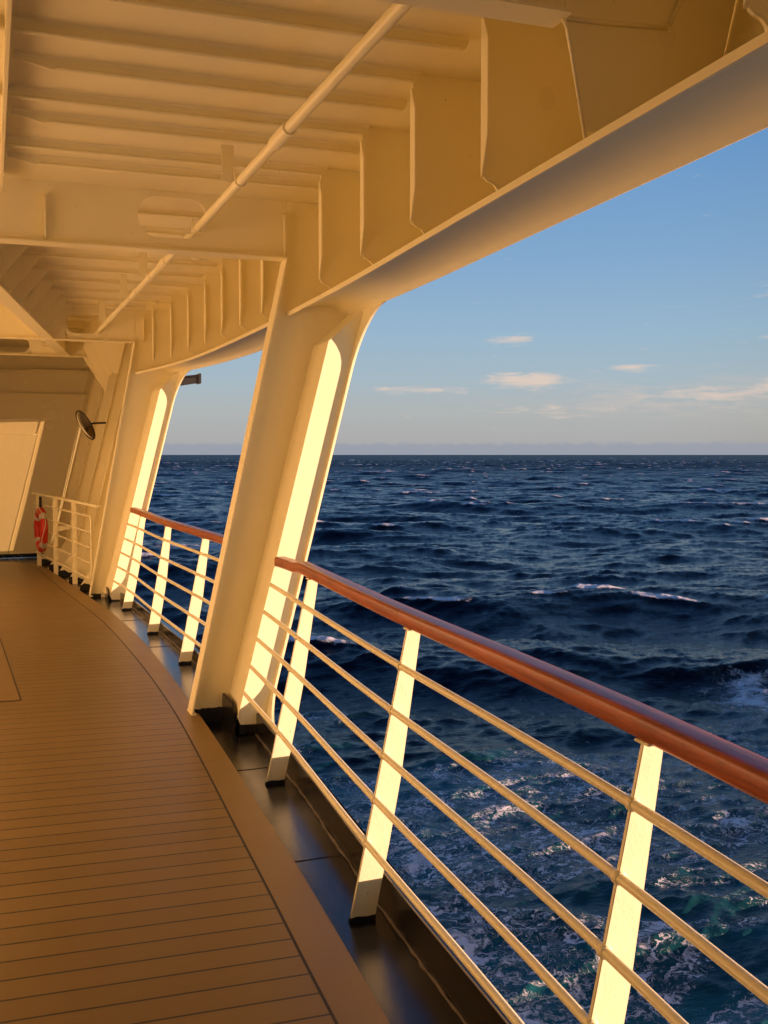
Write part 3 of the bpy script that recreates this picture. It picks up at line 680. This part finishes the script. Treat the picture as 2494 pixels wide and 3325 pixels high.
MB().box(WALL_X, 1.2, 18.994, 18.999, -.03, .030).build('black_skirting', M_black, bk)

# the ship's house along the inboard side (out of the picture to the left; it throws the sun back)
house = thing('deckhouse_wall', (WALL_X, 8, 0), 'cream deckhouse wall along the inboard side of the promenade', 'wall')
hw = [(-2.5, -8), (-2.4, 3), (-2.0, 7), (-1.7, 11), (-1.6, 14), (-1.6, 16.5), (-1.6, 18.995), (-1.6, 20.6)]
MB().strip([[(x, y, -.05), (x, y, 3.6)] for x, y in hw]).build('wall_plate', M_house, house, solid=.05)
MB().strip([[(x + .02, y, deckz(x)), (x + .02, y, .10)] for x, y in hw[:-1]]).build('skirting', M_black, house, solid=.015)

wf = MB().box(-1.599, -1.57, 15.0, 17.9, .10, 2.25).build('added_window_frame', M_metal, house, bevel=.006)  # unseen window added to reflect sun towards the end bulkhead
MB().box(-1.571, -1.565, 15.06, 17.84, .16, 2.19).build('added_pane', M_reflector, wf)

# ------------------------------------------------------------------ small white railing in the far corner
sr = thing('white_railing', (.95, 15.6, 0), 'low white bent rod railing in the far corner in front of the raked frames', 'railing')
def wr(t_): 
    y = 13.95 + (17.5 - 13.95) * t_
    return (1.20 - .0 - (1.20 - .66) * (max(t_, 0) ** .92 + min(t_, 0)) + .02 * math.sin(PI * t_), y)
def wpt(t_, z): x, y = wr(t_); return (x, y, z)
MB().tube([wpt(t_, 1.075 + .035 * t_) for t_ in frange(-.12, 1.03, 16)], .024, 12, prof=[(-.03, -.014), (.03, -.014), (.032, 0), (.026, .014), (-.026, .014), (-.032, 0)]).build('handrail', M_rail, sr, smooth='auto')
loop = [wpt(t_, .92 + .03 * t_) for t_ in frange(1, .03, 14)] + [wpt(.012, .915), wpt(.004, .895)] + [wpt(0, z) for z in frange(.87, .17, 8)] + [wpt(.004, .135), wpt(.012, .12)] + [wpt(t_, .112 + .07 * t_) for t_ in frange(.03, 1, 14)]
MB().tube(loop, .0135, 10, up=(1, .2, 0)).build('rail_rod', M_rail, sr, smooth='auto')
for k in range(3):
    z = .72 - .2 * k
    MB().tube([wpt(t_, z + (.04 + .01 * k) * t_) for t_ in frange(0, 1, 12)], .011, 10).build('rail_rod', M_rail, sr, smooth='auto')
for t_ in (.26, .60, .93):
    x, y = wr(t_)
    MB().box(x - .033, x + .033, y - .006, y + .006, ZG(y), 1.07 + .03 * t_).build('stanchion', M_rail, sr, bevel=.002)
x, y = wr(.60)
MB().prism([(x + .03, y, .60), (x + .25, y, .63), (x + .25, y, .69), (x + .03, y, .67)], (0, .01, 0)).build('stay', M_rail, sr)

# lifebuoy hanging on it
bx, by, bz = .715, 16.85, .575
lb = thing('lifebuoy', (bx, by, bz), 'orange red lifebuoy with grey reflective bands hanging on the white railing', 'lifebuoy')
ax = Vector((-.12, .99, 0)).normalized(); R_, r_ = .285, .062
def bp_(a, rr=R_, off=0): return Vector((bx, by, bz)) + ax * math.cos(a) * rr + Vector((0, 0, 1)) * math.sin(a) * rr + Vector((-.98, -.165, 0)) * off
mb = MB(); NS = 48
vs = []
for i in range(NS):
    a = 2 * PI * i / NS
    for k in range(16):
        q = 2 * PI * k / 16
        vs.append(bp_(a, R_ + r_ * math.cos(q), r_ * .92 * math.sin(q)))
mb.add(vs, [(i*16 + k, ((i+1) % NS)*16 + k, ((i+1) % NS)*16 + (k+1) % 16, i*16 + (k+1) % 16) for i in range(NS) for k in range(16)])
mb.build('ring', M_red, lb, smooth=True)
for a0 in (42, 138, 222, 318):
    mb = MB(); vs = []
    for i in range(7):
        a = math.radians(a0 - 9 + 3 * i)
        for k in range(16):
            q = 2 * PI * k / 16; vs.append(bp_(a, R_ + (r_ + .002) * math.cos(q), (r_ * .92 + .002) * math.sin(q)))
    mb.add(vs, [(i*16 + k, (i+1)*16 + k, (i+1)*16 + (k+1) % 16, i*16 + (k+1) % 16) for i in range(6) for k in range(16)])
    mb.build('reflective_band', M_tape, lb, smooth=True)
rp = [bp_(math.radians(a), R_ + r_ + .012 + .02 * abs(math.sin(math.radians(2 * a - 90))), .02 + .03 * math.sin(math.radians(4 * a))) for a in frange(0, 356, 70)]
MB().tube(rp, .006, 6).build('grab_rope', M_rope, lb, smooth=True)
MB().tube([bp_(.1, R_ + .07, .06), bp_(.25, R_ + .03, .075), bp_(.05, R_ - .05, .07), bp_(-.2, R_ - .04, .06), bp_(-.1, R_ + .06, .06), bp_(.0, R_ + .11, .02)], .006, 6).build('lashing', M_rope, lb, smooth=True)
MB().box(bx - .022, bx + .020, by + .0, by + .03, .80, 1.075).build('hanger', M_blackmat, lb, bevel=.003)

# ------------------------------------------------------------------ round convex mirror
mx, my, mz = 1.215, 14.75, 2.105
mr = thing('convex_mirror', (mx, my, mz), 'round black rimmed convex mirror on the raked frames in the far corner', 'mirror')
nrm = Vector((-.86, -.24, -.46)).normalized()
u_ = nrm.cross(Vector((0, 0, 1))).normalized(); w_ = u_.cross(nrm).normalized()
R_ = .21; rows = []
for i in range(9):
    rr = R_ * i / 8; h = .05 * (1 - (i / 8) ** 2)
    rows.append([Vector((mx, my, mz)) + u_ * rr * math.cos(a) + w_ * rr * math.sin(a) + nrm * h for a in frange(0, 2*PI, 41)])
MB().strip(rows).build('mirror_face', M_mirror, mr, smooth=True)
ring = [Vector((mx, my, mz)) + u_ * R_ * math.cos(a) + w_ * R_ * math.sin(a) for a in frange(0, 2*PI, 49)]
MB().tube(ring, .011, 8, cap=False, up=tuple(nrm)).build('rim', M_blackmat, mr, smooth=True)
MB().add([p - nrm * .012 for p in ring[:-1]], [tuple(range(48))]).build('back_plate', M_blackmat, mr)
c0 = Vector((mx, my, mz)) - nrm * .012
MB().tube([c0, c0 + Vector((.10, .02, .02)), c0 + Vector((.26, .05, .03))], .014, 8).build('arm', M_blackmat, mr, smooth=True)

# ------------------------------------------------------------------ overhead pipe
pp = thing('overhead_pipe', (1.28, 7, 3.165), 'long cream pipe with couplings slung under the ceiling beams', 'pipe')
px_, pz_ = 1.283, 3.165
MB().tube([(px_, y, sheer(y, pz_) if y > 7 else pz_) for y in (-2, 1, 3, 5, 7, 9, 11, 13, 14.3)], .0255, 20).build('pipe_run', M_paint, pp, smooth='auto')
mb = MB(); 
MB().tube([(px_, 14.28, sheer(14.3, pz_)), (px_ - .02, 14.36, sheer(14.3, pz_) - .003), (px_ - .08, 14.42, sheer(14.3, pz_)), (.0, 14.45, sheer(14.3, pz_) - .01)], .026, 14).build('branch_pipe', M_paint, pp, smooth=True)
MB().tube([(px_, 14.24, sheer(14.3, pz_) - .0), (px_, 14.30, sheer(14.3, pz_)), (px_ - .02, 14.37, sheer(14.3, pz_))], .036, 14).build('elbow', M_paint, pp, smooth='auto')
for (a, b2, r) in ((4.66, 4.92, .0345), (8.15, 8.50, .033), (8.95, 9.12, .032), (9.85, 10.05, .031), (10.9, 11.05, .032), (11.75, 11.9, .032), (12.6, 12.75, .032)):
    MB().tube([(px_, a, sheer(a, pz_)), (px_, b2, sheer(b2, pz_))], r, 20).build('coupling', M_paint, pp, smooth='auto')
for y, zh in ((2.46, Z_BEAM), (5.66, Z_BEAM), (6.93, Z_GIRD + .10), (8.97, 3.38), (10.32, 3.38), (12.33, 3.38)):
    z = sheer(y, pz_)
    hg = MB().prism([(px_ - .10, y, sheer(y, zh) - .01), (px_ - .035, y, sheer(y, zh) - .01), (px_ - .035, y, z + .02), (px_ - .05, y, z - .012), (px_ - .10, y, z + .0)], (0, .008, 0)).build('hanger', M_paint, pp, bevel=.001)
    ub = [(px_ + .029 * math.cos(a), y - .012, z + .029 * math.sin(a)) for a in frange(-PI * 1.05, .35, 12)]
    MB().tube([(px_ - .029, y - .012, z + .06)] + ub + [(px_ + .029, y - .012, z + .05)], .005, 8, up=(0, 1, 0)).build('clamp', M_paint, hg, smooth=True)
MB().tube([(px_ + .0, P1 + .07, Z_GIRD - .03), (px_ + .10, P1 + .08, Z_GIRD - .03)], .007, 8).build('drain_plug', M_paint, pp, smooth=True)

# ------------------------------------------------------------------ black floodlight outside the far pillar
fx_, fy_, fz_ = 2.20, 14.0, 2.66
fl = thing('floodlight', (fx_, fy_, fz_), 'black box shaped floodlight sticking out from the ship side behind the far pillar', 'light fixture')
MB().prism([(fx_ - .12, fy_, 2.565), (fx_ + .40, fy_, 2.655), (fx_ + .41, fy_, 2.765), (fx_ + .18, fy_, 2.735), (fx_ - .12, fy_, 2.70)], (.0, .16, 0)).build('housing', M_blackmat, fl, bevel=.004)
MB().box(fx_ + .395, fx_ + .43, fy_ - .02, fy_ + .18, 2.645, 2.775).build('end_plate', M_blackmat, fl, bevel=.003)
MB().tube([(fx_ + .06, fy_ - .008, 2.705), (fx_ + .40, fy_ - .008, 2.738)], .012, 14).build('tube_lamp', M_black, fl, smooth='auto')


# ------------------------------------------------------------------ sea
SEA_Z = -11.3
def spectral_tile(L, N, wdir, lmin, lmax, rms, seed, power=4.0, spread=4):
    rng = np.random.default_rng(seed)
    k1 = np.fft.fftfreq(N, d=L / N) * 2 * np.pi
    kx, ky = np.meshgrid(k1, k1, indexing='ij'); k = np.hypot(kx, ky); k[0, 0] = 1e-6
    cosd = (kx * math.cos(wdir) + ky * math.sin(wdir)) / k
    P = k ** (-power) * (0.06 + np.abs(cosd) ** spread) * np.exp(-(2 * np.pi / lmax / k) ** 4)
    P[(k < 2 * np.pi / L * .9) | (k > 2 * np.pi / lmin)] = 0
    h0 = (rng.normal(size=(N, N)) + 1j * rng.normal(size=(N, N))) * np.sqrt(P)
    h = np.fft.ifft2(h0).real; s = rms / h.std()
    dx = np.fft.ifft2(1j * kx / k * h0).real * s; dy = np.fft.ifft2(1j * ky / k * h0).real * s; h = h * s
    c = L / N
    jxx = (np.roll(dx, -1, 0) - np.roll(dx, 1, 0)) / (2 * c); jyy = (np.roll(dy, -1, 1) - np.roll(dy, 1, 1)) / (2 * c)
    jxy = (np.roll(dx, -1, 1) - np.roll(dx, 1, 1)) / (2 * c)
    return dict(L=L, N=N, a=np.stack([h, dx, dy, jxx, jyy, jxy], -1).astype(np.float32))
def sample(T, x, y, rot):
    c, s = math.cos(rot), math.sin(rot)
    u = (x * c + y * s) / T['L'] % 1.0 * T['N']; v = (-x * s + y * c) / T['L'] % 1.0 * T['N']
    i = np.floor(u).astype(int); j = np.floor(v).astype(int); fu = (u - i)[..., None]; fv = (v - j)[..., None]
    N = T['N']; i %= N; j %= N; i2 = (i + 1) % N; j2 = (j + 1) % N; a = T['a']
    r = a[i, j] * (1 - fu) * (1 - fv) + a[i2, j] * fu * (1 - fv) + a[i, j2] * (1 - fu) * fv + a[i2, j2] * fu * fv
    dx = r[..., 1] * c - r[..., 2] * s; dy = r[..., 1] * s + r[..., 2] * c
    return r[..., 0], dx, dy, r[..., 3], r[..., 4], r[..., 5]
wd = math.radians(62)
TA = spectral_tile(420.0, 1024, wd, 3.5, 58.0, 0.64, 11, 3.9, 5)
TB = spectral_tile(83.0, 1024, wd + .25, 0.45, 5.0, 0.058, 5, 3.2, 4)
LAM_A, LAM_B = 1.15, 0.8
def aniso(mask, L, rot, su, sv):
    # gaussian smear, su metres across the crests and sv metres along them
    k1 = np.fft.fftfreq(mask.shape[0], d=L / mask.shape[0]) * 2 * np.pi
    kx, ky = np.meshgrid(k1, k1, indexing='ij'); ku = kx * math.cos(rot) + ky * math.sin(rot); kv = -kx * math.sin(rot) + ky * math.cos(rot)
    return np.fft.ifft2(np.fft.fft2(mask) * np.exp(-.5 * ((ku * su) ** 2 + (kv * sv) ** 2))).real
JA = (1 + LAM_A * TA['a'][..., 3]) * (1 + LAM_A * TA['a'][..., 4]) - (LAM_A * TA['a'][..., 5]) ** 2
gust = aniso(np.random.default_rng(3).normal(size=JA.shape), 420., wd, 9, 14); gust /= gust.std()
JG = JA - .07 * gust
cm = (JG < np.percentile(JG, 1.5)).astype(float)
cap_t = np.clip(aniso(cm, 420., wd, .35, .7) * 1.3 + .6 * np.roll(aniso(cm, 420., wd, 1.6, 1.8), (2, 3), (0, 1)), 0, 1)
CT = dict(L=420.0, N=1024, a=np.stack([cap_t] + [cap_t * 0] * 5, -1).astype(np.float32))
rr = [6.0]
while rr[-1] < 2600: rr.append(rr[-1] * (1.0048 if rr[-1] > 16 else 1.02))
while rr[-1] < 60000: rr.append(rr[-1] * 1.06)
rr = np.array(rr)
aa = np.radians(np.concatenate([np.linspace(-60, -8, 40)[:-1], np.linspace(-8, 58, 820), np.linspace(58, 130, 50)[1:]]))
RR, AA = np.meshgrid(rr, aa, indexing='ij')
X = RR * np.sin(AA); Y = RR * np.cos(AA)
hA, dxA, dyA, a1, a2, a3 = sample(TA, X, Y, 0.0)
hB, dxB, dyB, b1, b2_, b3 = sample(TB, X, Y, 0.33)
fA = 1 / (1 + (RR / 5000) ** 2); fB = np.clip(1.35 - RR / 700, 0.0, 1)
calm = 1 - .5 * (1 - np.clip((Y - 30) / 22, 0, 1)) * (1 - np.clip((X - 30) / 30, 0, 1))   # flattened by the ship's wash
fA = fA * calm
H = hA * fA + hB * fB
P = np.stack([X + LAM_A * dxA * fA + LAM_B * dxB * fB, Y + LAM_A * dyA * fA + LAM_B * dyB * fB, SEA_Z + H], -1)
nr, na = X.shape
# whitecaps where the surface folds, trailing down the back of the wave
capw = sample(CT, X, Y, 0.0)[0]
# a few larger breakers
for (px2, py2, ra, rb2, ro, k) in ((84, 227, 17, 5, -.35, .75), (187, 340, 7, 4, -.3, 1.0), (52, 121, 6, 1.6, -.5, .45), (30, 150, 12, 4.5, -.2, .95), (108, 214, 10, 2.5, -.3, .6), (92, 300, 5, 2.2, 0, .8),
                                 (66, 178, 7, 2.2, -.3, .7), (170, 262, 9, 1.8, -.4, .7), (236, 300, 8, 2, -.4, .8), (128, 132, 8, 1.2, -.4, .6), (40, 47, 4.5, 3.2, -.2, 1.0), (35, 260, 6, 2.5, 0, .8), (140, 480, 9, 4, 0, .9), (60, 420, 9, 4, 0, .8), (300, 520, 10, 4, 0, .9)):
    u = (X - px2) * math.cos(ro) - (Y - py2) * math.sin(ro); v = (X - px2) * math.sin(ro) + (Y - py2) * math.cos(ro)
    capw = np.maximum(capw, k * np.exp(-(u / ra) ** 2 - (v / rb2) ** 2) * (.75 + .5 * np.clip(hB / .3, -1, 1)))
# the ship's wash: broad near the hull and abeam, dying out forward
def sst(x, a, b): u = np.clip((x - a) / (b - a), 0, 1); return u * u * (3 - 2 * u)
nz = sample(TA, X * 4.1, Y * 4.1, .7)[0]; nz = nz / nz.std()
front = Y + 2.2 * nz - .10 * X
wake = (1 - sst(front, 33, 46)) * (1 - sst(X, 48, 75)) * (.62 + .38 * (1 - sst(front, 22, 40)))
wake = np.maximum(wake, .42 * (1 - sst(X + 1.8 * nz, 12, 19)) * (1 - sst(Y, 45, 75)))
me = bpy.data.meshes.new('sea')
me.vertices.add(nr * na); me.vertices.foreach_set('co', P.reshape(-1).astype(np.float32))
idx = np.arange(nr * na).reshape(nr, na)
q = np.stack([idx[:-1, :-1], idx[:-1, 1:], idx[1:, 1:], idx[1:, :-1]], -1).reshape(-1, 4)[:, ::-1]
me.loops.add(q.size); me.loops.foreach_set('vertex_index', q.reshape(-1).astype(np.int32))
me.polygons.add(len(q)); me.polygons.foreach_set('loop_start', (np.arange(len(q)) * 4).astype(np.int32))
me.polygons.foreach_set('use_smooth', np.ones(len(q), dtype=bool))
me.update(calc_edges=True)
for nm, arr in (('whitecap', capw), ('wake', wake)):
    at = me.attributes.new(nm, 'FLOAT', 'POINT'); at.data.foreach_set('value', arr.reshape(-1).astype(np.float32))
me.materials.append(M_sea)
sea = bpy.data.objects.new('sea', me); COL.objects.link(sea)
tag(sea, 'dark blue rough sea with scattered whitecaps and white wash beside the ship', kind='structure')
